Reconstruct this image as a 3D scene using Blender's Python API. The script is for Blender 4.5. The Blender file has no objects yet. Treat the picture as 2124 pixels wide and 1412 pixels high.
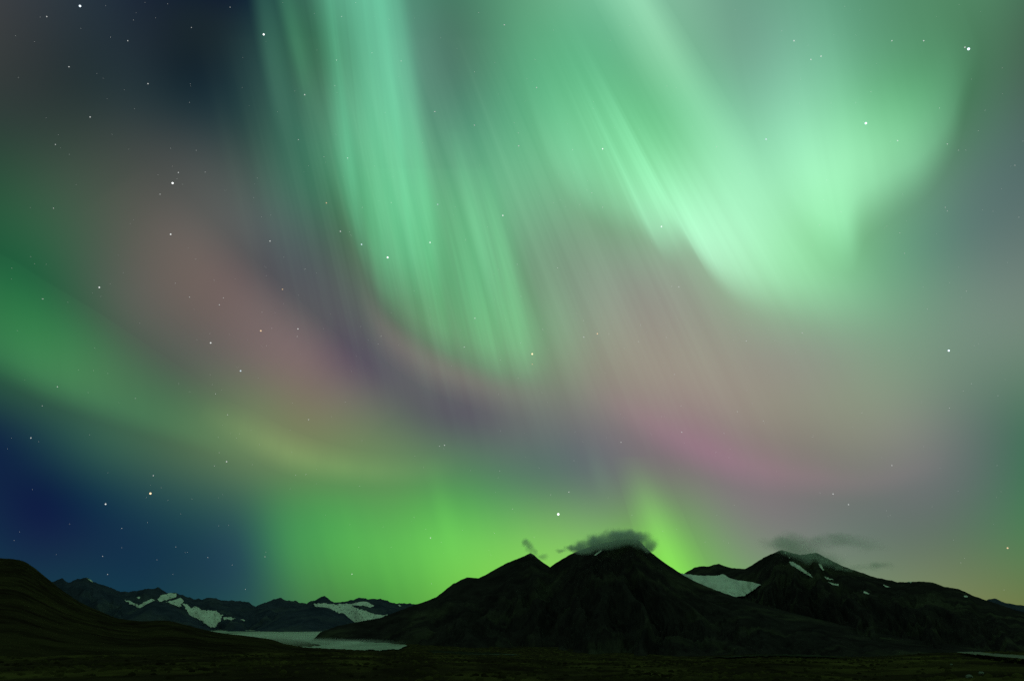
import bpy, bmesh, math, random
import numpy as np
from mathutils import Vector
from mathutils.bvhtree import BVHTree

S = bpy.context.scene
COL = S.collection
random.seed(7)
R = math.radians

# ------------------------------------------------------------------ camera
# the photograph is 2124 x 1412; F0 is the focal length in those pixels and
# the eye-level horizon falls on row 1290 (the camera tilts up at the sky)
W0, H0, F0, HORIZON = 2124.0, 1412.0, 1575.0, 1290.0
PITCH = math.atan((HORIZON - H0 / 2) / F0)
cam_data = bpy.data.cameras.new('camera')
cam = bpy.data.objects.new('camera', cam_data)
COL.objects.link(cam)
cam.location = (0, 0, 0)
cam.rotation_euler = (math.pi / 2 + PITCH, 0, 0)
cam_data.sensor_fit = 'HORIZONTAL'
cam_data.angle = 2 * math.atan(W0 / 2 / F0)
cam_data.clip_start = 0.1
cam_data.clip_end = 4.0e6
S.camera = cam

CP, SP = math.cos(PITCH), math.sin(PITCH)


def direction(x, y):
    """photo pixel -> unit direction in the world"""
    a, c = (x - W0 / 2) / F0, -(y - H0 / 2) / F0
    v = Vector((a, CP - c * SP, SP + c * CP))
    return v.normalized()


def az_tan(x, y):
    """photo pixel -> (azimuth, tangent of the elevation)"""
    d = direction(x, y)
    return math.atan2(d.x, d.y), d.z / math.hypot(d.x, d.y)


# ------------------------------------------------------------------ night sky
# dark blue night sky under a veil of diffuse airglow: rows of colour round the
# compass (azimuth AZ0..AZ1), blended smoothly by elevation (EL0..EL1); beyond
# those the sky turns gradually to its own mean colour
AZ0, AZ1, EL0, EL1 = -44.0, 44.0, -1.0, 46.0
SKY_ROWS = [  # thousandths of red, green, blue at even steps of azimuth, one row per step of elevation
    (6, 65, 99, 7, 64, 93, 8, 62, 86, 8, 58, 80, 8, 53, 74, 6, 50, 72, 4, 51, 71, 8, 72, 67, 16, 96, 70, 33, 111, 57, 40, 95, 40, 31, 98, 37, 63, 197, 39, 138, 351, 41, 211, 519, 40, 252, 656, 34, 255, 728, 25, 232, 720, 29, 204, 646, 48, 187, 541, 79, 190, 434, 111, 209, 355, 127, 229, 303, 117, 231, 253, 86, 201, 189, 46, 155, 159, 26, 103, 166, 18, 51, 182, 10, 1, 197, 1),
    (5, 54, 88, 6, 52, 84, 7, 50, 79, 7, 46, 73, 8, 37, 67, 8, 44, 67, 7, 34, 71, 12, 44, 62, 14, 49, 92, 41, 140, 76, 52, 130, 55, 34, 128, 51, 77, 259, 60, 140, 373, 68, 195, 467, 72, 235, 533, 80, 229, 568, 71, 198, 593, 48, 179, 550, 65, 183, 407, 122, 189, 308, 158, 183, 266, 160, 178, 242, 137, 177, 228, 112, 147, 208, 87, 111, 207, 69, 72, 207, 43, 40, 210, 25, 13, 219, 13),
    (3, 43, 77, 5, 39, 74, 6, 36, 71, 6, 28, 66, 7, 9, 57, 7, 20, 62, 5, 24, 65, 7, 43, 72, 19, 57, 104, 38, 208, 87, 36, 204, 79, 57, 224, 81, 91, 335, 87, 122, 390, 93, 152, 395, 98, 197, 389, 118, 193, 373, 127, 168, 439, 76, 162, 458, 89, 191, 273, 174, 200, 205, 196, 163, 203, 180, 124, 177, 150, 110, 158, 129, 88, 190, 107, 63, 226, 82, 43, 225, 55, 34, 230, 40, 30, 242, 31),
    (2, 34, 65, 3, 26, 64, 5, 22, 62, 7, 20, 58, 1, 1, 47, 1, 31, 66, 16, 69, 80, 26, 98, 84, 45, 138, 92, 62, 255, 84, 59, 261, 83, 88, 262, 87, 72, 312, 79, 72, 312, 88, 91, 248, 118, 116, 217, 128, 140, 194, 164, 161, 237, 136, 173, 256, 149, 208, 182, 204, 206, 168, 189, 164, 167, 165, 151, 167, 162, 157, 161, 177, 106, 150, 142, 43, 172, 86, 30, 210, 64, 40, 239, 59, 52, 262, 58),
    (2, 27, 54, 3, 23, 53, 1, 7, 51, 1, 1, 52, 13, 69, 75, 48, 151, 89, 70, 154, 80, 113, 195, 88, 167, 261, 110, 191, 247, 108, 179, 265, 110, 162, 275, 117, 130, 245, 121, 101, 201, 125, 103, 172, 141, 88, 145, 144, 118, 133, 168, 172, 147, 175, 208, 128, 185, 240, 156, 195, 240, 190, 181, 229, 207, 178, 249, 249, 197, 240, 242, 215, 133, 168, 164, 52, 150, 100, 55, 204, 90, 68, 242, 91, 76, 265, 88),
    (2, 20, 43, 7, 42, 46, 18, 79, 53, 34, 126, 60, 51, 139, 58, 51, 110, 57, 44, 99, 58, 100, 178, 91, 173, 227, 120, 202, 179, 114, 162, 183, 117, 112, 145, 115, 82, 61, 115, 91, 47, 121, 140, 118, 147, 163, 168, 166, 199, 179, 181, 255, 195, 193, 304, 211, 216, 314, 250, 221, 304, 289, 220, 280, 287, 217, 263, 316, 221, 228, 308, 216, 160, 244, 184, 127, 217, 157, 125, 234, 150, 110, 241, 132, 93, 247, 111),
    (5, 24, 37, 11, 56, 38, 16, 90, 37, 14, 127, 36, 16, 119, 45, 60, 105, 75, 96, 115, 99, 147, 130, 123, 177, 123, 129, 132, 92, 100, 72, 47, 103, 100, 69, 126, 137, 149, 136, 143, 178, 130, 172, 258, 157, 198, 259, 169, 260, 250, 194, 308, 261, 213, 331, 299, 237, 321, 294, 238, 297, 268, 234, 277, 273, 241, 252, 326, 247, 207, 343, 230, 185, 289, 215, 187, 264, 214, 173, 246, 197, 137, 225, 160, 102, 214, 125),
    (8, 33, 32, 12, 68, 36, 10, 95, 39, 5, 118, 44, 48, 108, 71, 129, 122, 110, 149, 120, 106, 137, 102, 95, 119, 105, 101, 91, 95, 100, 91, 77, 112, 124, 160, 115, 126, 235, 121, 116, 254, 121, 137, 338, 153, 182, 340, 194, 261, 306, 228, 295, 275, 227, 296, 267, 232, 286, 291, 237, 278, 356, 260, 263, 444, 281, 236, 489, 284, 188, 417, 249, 156, 296, 208, 157, 231, 198, 153, 207, 186, 130, 191, 159, 101, 173, 127),
    (12, 40, 30, 15, 76, 37, 21, 112, 49, 34, 121, 60, 71, 109, 77, 118, 108, 94, 125, 104, 88, 98, 79, 80, 76, 80, 98, 85, 82, 109, 98, 125, 106, 75, 153, 76, 76, 180, 91, 84, 243, 124, 122, 260, 138, 179, 292, 192, 235, 300, 231, 261, 278, 236, 270, 266, 235, 283, 371, 266, 305, 576, 334, 271, 657, 323, 205, 570, 257, 154, 413, 227, 109, 261, 191, 104, 181, 170, 108, 171, 159, 102, 155, 142, 89, 127, 113),
    (21, 45, 33, 21, 59, 37, 28, 78, 46, 52, 94, 63, 71, 95, 71, 85, 87, 77, 108, 109, 101, 110, 120, 120, 82, 113, 120, 64, 110, 96, 56, 145, 64, 51, 170, 68, 73, 226, 107, 99, 310, 156, 136, 321, 180, 174, 298, 198, 200, 296, 207, 222, 359, 241, 245, 410, 264, 305, 549, 349, 354, 728, 447, 300, 709, 382, 211, 540, 248, 179, 435, 228, 140, 329, 205, 109, 191, 168, 91, 157, 154, 78, 122, 122, 69, 76, 85),
    (37, 51, 43, 31, 45, 43, 28, 44, 41, 35, 55, 46, 52, 67, 59, 70, 76, 72, 81, 93, 89, 72, 99, 91, 48, 151, 106, 44, 191, 104, 48, 189, 68, 78, 247, 113, 100, 331, 166, 125, 405, 207, 151, 434, 235, 174, 411, 239, 169, 380, 213, 153, 383, 186, 176, 438, 206, 263, 611, 335, 323, 755, 448, 305, 725, 430, 256, 581, 331, 198, 472, 239, 122, 350, 153, 85, 226, 125, 86, 175, 136, 66, 97, 93, 50, 36, 57),
    (51, 57, 54, 43, 49, 48, 27, 35, 37, 15, 30, 32, 21, 40, 46, 14, 36, 43, 16, 42, 51, 24, 63, 56, 36, 151, 102, 59, 223, 127, 71, 229, 109, 106, 306, 166, 106, 353, 204, 119, 399, 224, 136, 454, 242, 160, 498, 260, 142, 472, 229, 95, 377, 137, 105, 404, 145, 188, 575, 285, 254, 665, 391, 251, 619, 396, 201, 497, 307, 109, 348, 165, 35, 211, 58, 38, 186, 66, 72, 191, 108, 59, 111, 77, 41, 35, 47),
    (57, 58, 63, 44, 49, 54, 28, 38, 45, 18, 31, 40, 17, 29, 40, 4, 11, 20, 6, 15, 30, 21, 64, 65, 43, 126, 94, 59, 145, 94, 78, 226, 134, 101, 306, 192, 86, 246, 175, 82, 290, 179, 99, 389, 210, 114, 446, 218, 105, 435, 193, 91, 406, 163, 105, 450, 193, 154, 526, 274, 202, 520, 330, 190, 445, 316, 150, 375, 257, 96, 288, 171, 46, 163, 81, 57, 188, 90, 82, 233, 124, 65, 162, 97, 44, 81, 64),
    (57, 58, 72, 41, 49, 64, 27, 41, 57, 17, 32, 49, 11, 18, 34, 13, 25, 26, 14, 26, 29, 22, 68, 68, 22, 96, 48, 19, 46, 21, 80, 225, 154, 116, 320, 228, 79, 178, 140, 73, 219, 141, 97, 361, 198, 94, 408, 200, 86, 407, 192, 108, 432, 215, 154, 479, 260, 185, 478, 289, 184, 411, 287, 154, 329, 251, 122, 295, 215, 91, 266, 172, 59, 187, 105, 72, 220, 112, 93, 276, 144, 81, 233, 129, 61, 168, 101),
    (52, 58, 82, 37, 47, 73, 24, 36, 62, 12, 21, 49, 2, 6, 35, 1, 8, 33, 1, 1, 29, 1, 19, 39, 31, 97, 63, 57, 167, 116, 93, 280, 199, 100, 286, 201, 68, 167, 121, 78, 224, 142, 103, 342, 191, 113, 403, 213, 125, 448, 246, 153, 486, 283, 192, 501, 310, 214, 481, 322, 177, 394, 278, 134, 310, 225, 105, 271, 189, 83, 254, 160, 69, 230, 129, 75, 246, 128, 89, 282, 146, 90, 284, 149, 84, 267, 143),
    (47, 58, 93, 33, 43, 79, 19, 27, 65, 8, 12, 49, 1, 2, 35, 1, 1, 26, 1, 1, 25, 11, 40, 53, 57, 160, 130, 96, 290, 215, 99, 317, 223, 70, 241, 157, 54, 194, 122, 76, 252, 154, 104, 321, 186, 147, 411, 239, 190, 509, 313, 214, 554, 356, 225, 532, 356, 223, 487, 342, 179, 402, 283, 128, 317, 218, 95, 265, 173, 78, 248, 151, 75, 257, 144, 78, 272, 144, 85, 296, 151, 96, 328, 165, 106, 362, 181),
]

world = bpy.data.worlds.new('World')
S.world = world
world.use_nodes = True
wn, wl = world.node_tree.nodes, world.node_tree.links
wn.clear()
w_out = wn.new('ShaderNodeOutputWorld')
w_bg = wn.new('ShaderNodeBackground')
w_tc = wn.new('ShaderNodeTexCoord')
wl.new(w_bg.outputs[0], w_out.inputs[0])


def w_math(op, a, b=None):
    nd = wn.new('ShaderNodeMath'); nd.operation = op
    for k, v in enumerate((a, b)):
        if v is None: continue
        if isinstance(v, (int, float)): nd.inputs[k].default_value = v
        else: wl.new(v, nd.inputs[k])
    return nd.outputs[0]


def w_range(v, lo, hi):
    nd = wn.new('ShaderNodeMapRange')
    nd.inputs['From Min'].default_value, nd.inputs['From Max'].default_value = lo, hi
    wl.new(v, nd.inputs['Value'])
    return nd.outputs[0]


def w_ramp(src, colors):
    nd = wn.new('ShaderNodeValToRGB'); nd.color_ramp.interpolation = 'B_SPLINE'
    els = nd.color_ramp.elements
    for k, c in enumerate(colors):
        e = els[0] if k == 0 else els[-1] if k == len(colors) - 1 else els.new(k / (len(colors) - 1))
        e.color = (*c, 1)
    wl.new(src, nd.inputs[0])
    return nd.outputs[0]


w_sp = wn.new('ShaderNodeSeparateXYZ')
wl.new(w_tc.outputs['Generated'], w_sp.inputs[0])
w_az = w_range(w_math('ARCTAN2', w_sp.outputs[0], w_sp.outputs[1]), R(AZ0), R(AZ1))
w_el = w_range(w_math('ARCSINE', w_sp.outputs[2]), R(EL0), R(EL1))
acc = None
for k, row in enumerate(SKY_ROWS):
    weight = w_ramp(w_el, [(1.0,) * 3 if q == k else (0.0,) * 3 for q in range(len(SKY_ROWS))])
    hue = w_ramp(w_az, [tuple(v / 1000.0 for v in row[q:q + 3]) for q in range(0, len(row), 3)])
    mu = wn.new('ShaderNodeVectorMath'); mu.operation = 'MULTIPLY_ADD'
    wl.new(weight, mu.inputs[0]); wl.new(hue, mu.inputs[1])
    if acc is None: mu.inputs[2].default_value = (0, 0, 0)
    else: wl.new(acc, mu.inputs[2])
    acc = mu.outputs[0]
SKY_MEAN = (0.085, 0.185, 0.105)
if acc is not None:
    w_side = w_range(w_math('ABSOLUTE', w_math('ARCTAN2', w_sp.outputs[0], w_sp.outputs[1])), R(46), R(85))
    w_high = w_range(w_math('ARCSINE', w_sp.outputs[2]), R(47), R(72))
    w_mix = wn.new('ShaderNodeMix'); w_mix.data_type = 'RGBA'
    wl.new(w_math('MAXIMUM', w_side, w_high), w_mix.inputs['Factor'])
    wl.new(acc, w_mix.inputs['A']); w_mix.inputs['B'].default_value = (*SKY_MEAN, 1)
    wl.new(w_mix.outputs['Result'], w_bg.inputs[0])
else:
    w_bg.inputs[0].default_value = (0, 0, 0, 1)
w_bg.inputs[1].default_value = 1.0

# ------------------------------------------------------------------ render look
S.view_settings.view_transform = 'Standard'
S.view_settings.look = 'None'
S.view_settings.exposure = 0.0
S.view_settings.gamma = 1.0
S.cycles.transparent_max_bounces = 48
S.cycles.max_bounces = 6
S.cycles.diffuse_bounces = 2
S.cycles.volume_bounces = 3
S.cycles.use_denoising = False
S.cycles.use_adaptive_sampling = True
S.cycles.adaptive_threshold = 0.012
S.cycles.adaptive_min_samples = 20
S.cycles.sample_clamp_indirect = 2.0


# ------------------------------------------------------------------ helpers
def tag(o, label=None, category=None, group=None, kind=None):
    if label: o['label'] = label
    if category: o['category'] = category
    if group: o['group'] = group
    if kind: o['kind'] = kind
    return o


def mesh_object(name, verts, faces, mat, parent=None, smooth=True):
    me = bpy.data.meshes.new(name)
    verts = np.asarray(verts, dtype=np.float32)
    me.from_pydata(verts.tolist() if len(verts) < 5000 else [], [], faces if len(verts) < 5000 else [])
    if len(verts) >= 5000:
        faces = np.asarray(faces, dtype=np.int32)
        me.vertices.add(len(verts)); me.vertices.foreach_set('co', verts.ravel())
        n, k = faces.shape
        me.loops.add(n * k); me.loops.foreach_set('vertex_index', faces.ravel())
        me.polygons.add(n)
        me.polygons.foreach_set('loop_start', np.arange(0, n * k, k, dtype=np.int32))
        me.polygons.foreach_set('loop_total', np.full(n, k, dtype=np.int32))
        me.update(calc_edges=True)
    me.validate()
    if smooth:
        me.polygons.foreach_set('use_smooth', np.ones(len(me.polygons), dtype=bool))
    me.materials.append(mat)
    o = bpy.data.objects.new(name, me)
    COL.objects.link(o)
    if parent: o.parent = parent
    return o


def grid_faces(nr, nc):
    i = np.arange((nr - 1) * (nc - 1))
    a = (i // (nc - 1)) * nc + i % (nc - 1)
    return np.stack([a, a + 1, a + nc + 1, a + nc], 1)


_perm = np.random.RandomState(11).permutation(512).astype(np.int64)
_perm = np.concatenate([_perm, _perm])
_gr = np.random.RandomState(5).uniform(0, 2 * np.pi, 512)


def noise2(x, y):
    xi, yi = np.floor(x).astype(np.int64), np.floor(y).astype(np.int64)
    xf, yf = x - xi, y - yi
    def g(ix, iy, dx, dy):
        h = _perm[(_perm[ix & 511] + iy) & 511]
        a = _gr[h]
        return np.cos(a) * dx + np.sin(a) * dy
    u, v = xf ** 3 * (xf * (xf * 6 - 15) + 10), yf ** 3 * (yf * (yf * 6 - 15) + 10)
    n00, n10 = g(xi, yi, xf, yf), g(xi + 1, yi, xf - 1, yf)
    n01, n11 = g(xi, yi + 1, xf, yf - 1), g(xi + 1, yi + 1, xf - 1, yf - 1)
    return 1.5 * ((n00 * (1 - u) + n10 * u) * (1 - v) + (n01 * (1 - u) + n11 * u) * v)


def fbm(x, y, octaves=5, ridged=False):
    s, a, t = np.zeros_like(x), 1.0, 0.0
    for k in range(octaves):
        n = noise2(x + 17.3 * k, y - 9.1 * k)
        s += a * ((1 - 2 * np.abs(n)) if ridged else n)
        t += a; a *= 0.5; x, y = x * 2.03, y * 2.03
    return s / t


def sstep(a, b, x):
    t = np.clip((x - a) / (b - a), 0, 1)
    return t * t * (3 - 2 * t)


def catmull(pts, n):
    p = np.asarray(pts, float)
    q = np.vstack([2 * p[0] - p[1], p, 2 * p[-1] - p[-2]])
    u = np.linspace(0, len(p) - 1, n)
    i = np.minimum(u.astype(int), len(p) - 2)
    t = (u - i)[:, None]
    a, b, c, d = q[i], q[i + 1], q[i + 2], q[i + 3]
    return 0.5 * (2 * b + (c - a) * t + (2 * a - 5 * b + 4 * c - d) * t ** 2 + (3 * b - a - 3 * c + d) * t ** 3)


# ------------------------------------------------------------------ materials
def new_mat(name):
    m = bpy.data.materials.new(name); m.use_nodes = True
    m.node_tree.nodes.clear()
    return m, m.node_tree.nodes, m.node_tree.links


def ground_material(name, c1, c2, c3, scale, patch_scale, stretch=(1, 1, 1), patch_at=(0.55, 0.7), bump=0.4, bump_dist=1.0):
    """two mottled ground colours with patches of a third"""
    m, n, l = new_mat(name)
    out, b = n.new('ShaderNodeOutputMaterial'), n.new('ShaderNodeBsdfPrincipled')
    b.inputs['Roughness'].default_value = 0.95
    b.inputs['Specular IOR Level'].default_value = 0.0
    l.new(b.outputs[0], out.inputs[0])
    tc, mp = n.new('ShaderNodeTexCoord'), n.new('ShaderNodeMapping')
    mp.inputs['Scale'].default_value = stretch
    l.new(tc.outputs['Object'], mp.inputs[0])
    n1, n2 = n.new('ShaderNodeTexNoise'), n.new('ShaderNodeTexNoise')
    n1.inputs['Scale'].default_value = scale; n1.inputs['Detail'].default_value = 8; n1.inputs['Roughness'].default_value = 0.65
    n2.inputs['Scale'].default_value = patch_scale; n2.inputs['Detail'].default_value = 6; n2.inputs['Roughness'].default_value = 0.6
    l.new(mp.outputs[0], n1.inputs[0]); l.new(mp.outputs[0], n2.inputs[0])
    r1, r2 = n.new('ShaderNodeValToRGB'), n.new('ShaderNodeMapRange')
    r1.color_ramp.elements[0].position = 0.35; r1.color_ramp.elements[0].color = (*c1, 1)
    r1.color_ramp.elements[1].position = 0.68; r1.color_ramp.elements[1].color = (*c2, 1)
    l.new(n1.outputs['Fac'], r1.inputs[0])
    r2.inputs['From Min'].default_value, r2.inputs['From Max'].default_value = patch_at
    l.new(n2.outputs['Fac'], r2.inputs['Value'])
    mix = n.new('ShaderNodeMix'); mix.data_type = 'RGBA'
    l.new(r2.outputs[0], mix.inputs['Factor']); l.new(r1.outputs[0], mix.inputs['A'])
    mix.inputs['B'].default_value = (*c3, 1)
    l.new(mix.outputs['Result'], b.inputs['Base Color'])
    bp = n.new('ShaderNodeBump'); bp.inputs['Strength'].default_value = bump; bp.inputs['Distance'].default_value = bump_dist
    l.new(n1.outputs['Fac'], bp.inputs['Height']); l.new(bp.outputs[0], b.inputs['Normal'])
    return m


M_TUNDRA = ground_material('tundra', (0.018, 0.012, 0.008), (0.044, 0.032, 0.018), (0.120, 0.100, 0.032), 0.30, 0.10, (1.0, 0.32, 1), (0.48, 0.74), 0.6, 0.8)
M_HILL = ground_material('hillside', (0.017, 0.011, 0.008), (0.038, 0.027, 0.017), (0.060, 0.050, 0.022), 0.12, 0.03, (0.7, 0.8, 1), (0.44, 0.74), 0.8, 3.0)
M_ROCK = ground_material('mountain_rock', (0.018, 0.014, 0.017), (0.040, 0.033, 0.034), (0.074, 0.072, 0.048), 0.012, 0.004, (1, 1, 0.6), (0.52, 0.74), 0.7, 12.0)
M_FAR = ground_material('hazed_far_rock', (0.026, 0.031, 0.060), (0.058, 0.064, 0.105), (0.080, 0.090, 0.105), 0.006, 0.002, (1, 1, 0.5), (0.5, 0.75), 0.7, 25.0)  # bare rock with the blue of distance haze put into its colour
M_SNOW = ground_material('old_snow', (0.70, 0.69, 0.68), (0.86, 0.85, 0.84), (0.52, 0.52, 0.51), 0.012, 0.006, (1, 1, 1), (0.52, 0.72), 0.3, 4.0)
M_ICE = ground_material('valley_ice', (0.34, 0.36, 0.34), (0.52, 0.54, 0.51), (0.10, 0.105, 0.09), 0.012, 0.0035, (0.9, 0.22, 1), (0.44, 0.70), 0.3, 2.0)
M_FLAT = ground_material('gravel_flat', (0.03, 0.031, 0.025), (0.09, 0.092, 0.075), (0.015, 0.015, 0.01), 0.02, 0.008, (0.25, 1, 1), (0.42, 0.62), 0.3, 1.0)
M_GRAVEL = ground_material('road_gravel', (0.17, 0.165, 0.15), (0.24, 0.235, 0.21), (0.20, 0.20, 0.18), 0.8, 0.2, (1, 1, 1), (0.5, 0.7), 0.3, 0.05)
M_BANK = ground_material('road_bank', (0.006, 0.005, 0.004), (0.012, 0.011, 0.008), (0.014, 0.014, 0.008), 0.8, 0.2)
M_STONE = ground_material('stone', (0.14, 0.145, 0.14), (0.27, 0.275, 0.26), (0.10, 0.12, 0.08), 3.0, 1.2, (1, 1, 1), (0.55, 0.7), 0.5, 0.05)


# ------------------------------------------------------------------ ground
VALLEY = -75.0          # valley floor below the camera
LIP = np.array([(-400, 1360), (640, 1352), (760, 1356), (900, 1357), (1000, 1361), (1150, 1364), (1300, 1361), (1450, 1361),
                (1560, 1357), (1660, 1359), (1800, 1364), (1950, 1356), (2124, 1352), (2600, 1350)], float)
_la = np.array([az_tan(*p) for p in LIP])


def ground_z(x, y):
    """height of the tundra round the camera and of the valley floor beyond"""
    x, y = np.asarray(x, float), np.asarray(y, float)
    r, az = np.hypot(x, y), np.arctan2(x, y)
    lip_tan = np.interp(az, _la[:, 0], _la[:, 1])
    lip_r = 290 + 60 * np.sin(az * 5.0 + 1.0)
    near = -1.6 + (lip_tan + 1.6 / lip_r) * r
    n_big = fbm(x / 60 + 3, y / 75 + 1, 4)
    n_sml = fbm(x / 11, y / 14, 4, True)
    near = near + (0.9 * n_big + 0.40 * n_sml) * sstep(30, 120, r) * (1 - 0.75 * sstep(230, 300, r))
    near = near + 0.10 * fbm(x / 3, y / 3, 3) * sstep(3, 12, r)
    t = sstep(lip_r, lip_r + 900, r)
    far = VALLEY + 5 * fbm(x / 700, y / 700, 5)
    return near * (1 - t) + far * t - 0.00000002 * np.maximum(r - 15000, 0) ** 2


az_f = np.radians(np.concatenate([np.linspace(-180, -46, 60)[:-1], np.linspace(-46, 46, 760), np.linspace(46, 180, 60)[1:]]))
rr = np.concatenate([np.linspace(0.5, 30, 16)[:-1], np.geomspace(30, 330, 250), np.geomspace(335, 9000, 90), np.geomspace(9500, 110000, 22)])
AA, RR = np.meshgrid(az_f, rr)
gx, gy = RR * np.sin(AA), RR * np.cos(AA)
gz = ground_z(gx, gy)
gverts = np.stack([gx, gy, gz], -1).reshape(-1, 3)
ground = mesh_object('ground', gverts, grid_faces(*AA.shape), M_TUNDRA)
tag(ground, 'dark tundra plain with dim yellow-green grass streaks below the mountains', 'ground', kind='structure')


# ------------------------------------------------------------------ mountains
def landform(name, ridge, dist, front, back, mat, az_step, rows, gully=0.10, gully_n=70, rough=0.05, base=VALLEY - 8, prof=1.25,
             smooth_deg=2.0, seed=0, mass=None, jag=0.0):
    """A ridge whose crest runs through the given skyline at distance `dist`
    (a number or (pixel column, metres) pairs), falling to `base` over `front` metres towards the viewer and `back` metres behind."""
    p = np.array([az_tan(*q) for q in ridge])
    n = int((p[-1, 0] - p[0, 0]) / R(az_step))
    az = np.linspace(p[0, 0], p[-1, 0], n)
    tanv = np.interp(az, p[:, 0], p[:, 1])
    if isinstance(dist, (int, float)):
        d = np.full(n, float(dist))
    else:
        da = np.array([(az_tan(c, 1250)[0], m) for c, m in dist])
        d = np.interp(az, da[:, 0], da[:, 1])
        k = max(3, int(1.5 / az_step)) | 1
        d = np.convolve(np.pad(d, k // 2, mode='edge'), np.ones(k) / k, 'valid')
    h = d * tanv + jag * fbm(az * 110 + seed, az * 0 + 3.1 + seed, 3, True)
    k = max(3, int(smooth_deg / az_step)) | 1
    kern = np.hanning(k + 2)[1:-1]; kern /= kern.sum()
    hs = np.convolve(np.pad(h, k // 2, mode='edge'), kern, 'valid')
    # rows: t from 0 (front foot) to 1 (crest), then 1..2 (back foot)
    tt = np.concatenate([np.linspace(0, 1, rows) ** 0.9, 1 + np.linspace(0, 1, max(10, rows // 4))[1:]])
    T, A = np.meshgrid(tt, az, indexing='ij')
    D, H, HS = np.broadcast_to(d, T.shape), np.broadcast_to(h, T.shape), np.broadcast_to(hs, T.shape)
    f = np.where(T <= 1, T, 2 - T)
    if not isinstance(front, (int, float)):
        fa = np.array([(az_tan(c, 1250)[0], m) for c, m in front])
        front = np.broadcast_to(np.interp(az, fa[:, 0], fa[:, 1]), T.shape)
    fmax = float(np.max(front))
    wob = 1 + 0.25 * fbm(A * 14 + seed, A * 0 + seed * 1.7, 3)
    Rr = np.where(T <= 1, D - (1 - T) * front * wob, D + (T - 1) * back)
    x, y = Rr * np.sin(A), Rr * np.cos(A)
    sharp = f ** 6                                   # crest detail only near the crest
    top = HS + (H - HS) * sharp
    z = base + (top - base) * f ** prof
    relief = np.clip((top - base) / 300, 0.05, 2) * np.clip(front / 800, 0.1, 1)
    win = np.sin(np.pi * np.clip(f, 0, 1) ** 0.8) ** 0.9 * relief
    warp = 0.6 * fbm(x / (fmax * 0.5) + seed, y / (fmax * 0.5), 3)
    g = fbm((A * gully_n + warp * 1.4 + 0.5 * f), f * 1.6 + seed, 5, True)
    carve = np.clip(0.75 - g, 0, None)               # gullies are cut into the slope, never above the crest
    z = z - win * gully * fmax * 0.28 * carve
    z = z + win * (1 - f) * rough * fmax * 0.34 * fbm(x / (fmax * 0.22) + seed, y / (fmax * 0.22), 6)
    v = np.stack([x, y, z], -1).reshape(-1, 3)
    o = mesh_object(name, v, grid_faces(*T.shape), mat)
    return o


def bvh_of(o):
    me = o.data
    v = np.empty(len(me.vertices) * 3, dtype=np.float32); me.vertices.foreach_get('co', v)
    f = np.empty(len(me.loops), dtype=np.int32); me.loops.foreach_get('vertex_index', f)
    return BVHTree.FromPolygons(v.reshape(-1, 3).tolist(), f.reshape(-1, 4).tolist())


def inside(poly, x, y):
    p = np.asarray(poly, float)
    c = np.zeros(x.shape, bool)
    j = len(p) - 1
    for i in range(len(p)):
        xi, yi, xj, yj = *p[i], *p[j]
        cond = ((yi > y) != (yj > y)) & (x < (xj - xi) * (y - yi) / (yj - yi + 1e-12) + xi)
        c ^= cond
        j = i
    return c


def drape(name, poly, bvh, mat, parent=None, step=0.8, lift=2.0, ragged=1.6, skirt=0.0, rscale=5.0, smooth=0, holes=0.0):
    """a sheet of snow, ice or gravel lying on a landform, its outline roughened"""
    p = np.asarray(poly, float)
    x0, y0, x1, y1 = p[:, 0].min() - 2, p[:, 1].min() - 2, p[:, 0].max() + 2, p[:, 1].max() + 2
    xs, ys = np.arange(x0, x1 + step, step), np.arange(y0, y1 + step * 0.75, step * 0.75)
    X, Y = np.meshgrid(xs, ys)
    jx, jy = ragged * fbm(X / rscale, Y / rscale * 1.6, 4), 0.7 * ragged * fbm(X / rscale + 40, Y / rscale * 1.6, 4)
    ins = inside(poly, X + jx * 1.6, Y + jy * 1.6)
    if holes > 0: ins &= fbm(X / 3.0 + 7, Y / 2.2, 3) > -holes
    idx = -np.ones(X.shape, int); verts = []; dep = {}
    for i, j in zip(*np.nonzero(ins)):
        hit, nrm, _, dist = bvh.ray_cast(Vector((0, 0, 0)), direction(X[i, j], Y[i, j]))
        if hit is None: continue
        idx[i, j] = len(verts); dep[len(verts)] = dist
        verts.append((hit.x, hit.y, hit.z + lift))
    faces = []
    for i in range(X.shape[0] - 1):
        for j in range(X.shape[1] - 1):
            q = (idx[i, j], idx[i + 1, j], idx[i + 1, j + 1], idx[i, j + 1])
            if min(q) < 0: continue
            dd = [dep[k] for k in q]
            if max(dd) > 1.35 * min(dd): continue
            faces.append(q)
    if not faces: return None
    used = sorted({k for q in faces for k in q}); re = {k: i for i, k in enumerate(used)}
    verts = [verts[k] for k in used]; faces = [tuple(re[k] for k in q) for q in faces]
    bm = bmesh.new()
    bv = [bm.verts.new(v) for v in verts]
    for q in faces: bm.faces.new([bv[k] for k in q])
    for _ in range(smooth): bmesh.ops.smooth_vert(bm, verts=[v for v in bm.verts if not v.is_boundary], factor=0.5, use_axis_x=True, use_axis_y=True, use_axis_z=True)
    if skirt > 0:
        edge = [e for e in bm.edges if e.is_boundary]
        ret = bmesh.ops.extrude_edge_only(bm, edges=edge)
        for v in [g for g in ret['geom'] if isinstance(g, bmesh.types.BMVert)]: v.co.z -= skirt
    me = bpy.data.meshes.new(name); bm.to_mesh(me); bm.free()
    me.polygons.foreach_set('use_smooth', np.ones(len(me.polygons), dtype=bool))
    me.materials.append(mat)
    o = bpy.data.objects.new(name, me); COL.objects.link(o)
    if parent: o.parent = parent
    return o


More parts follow.
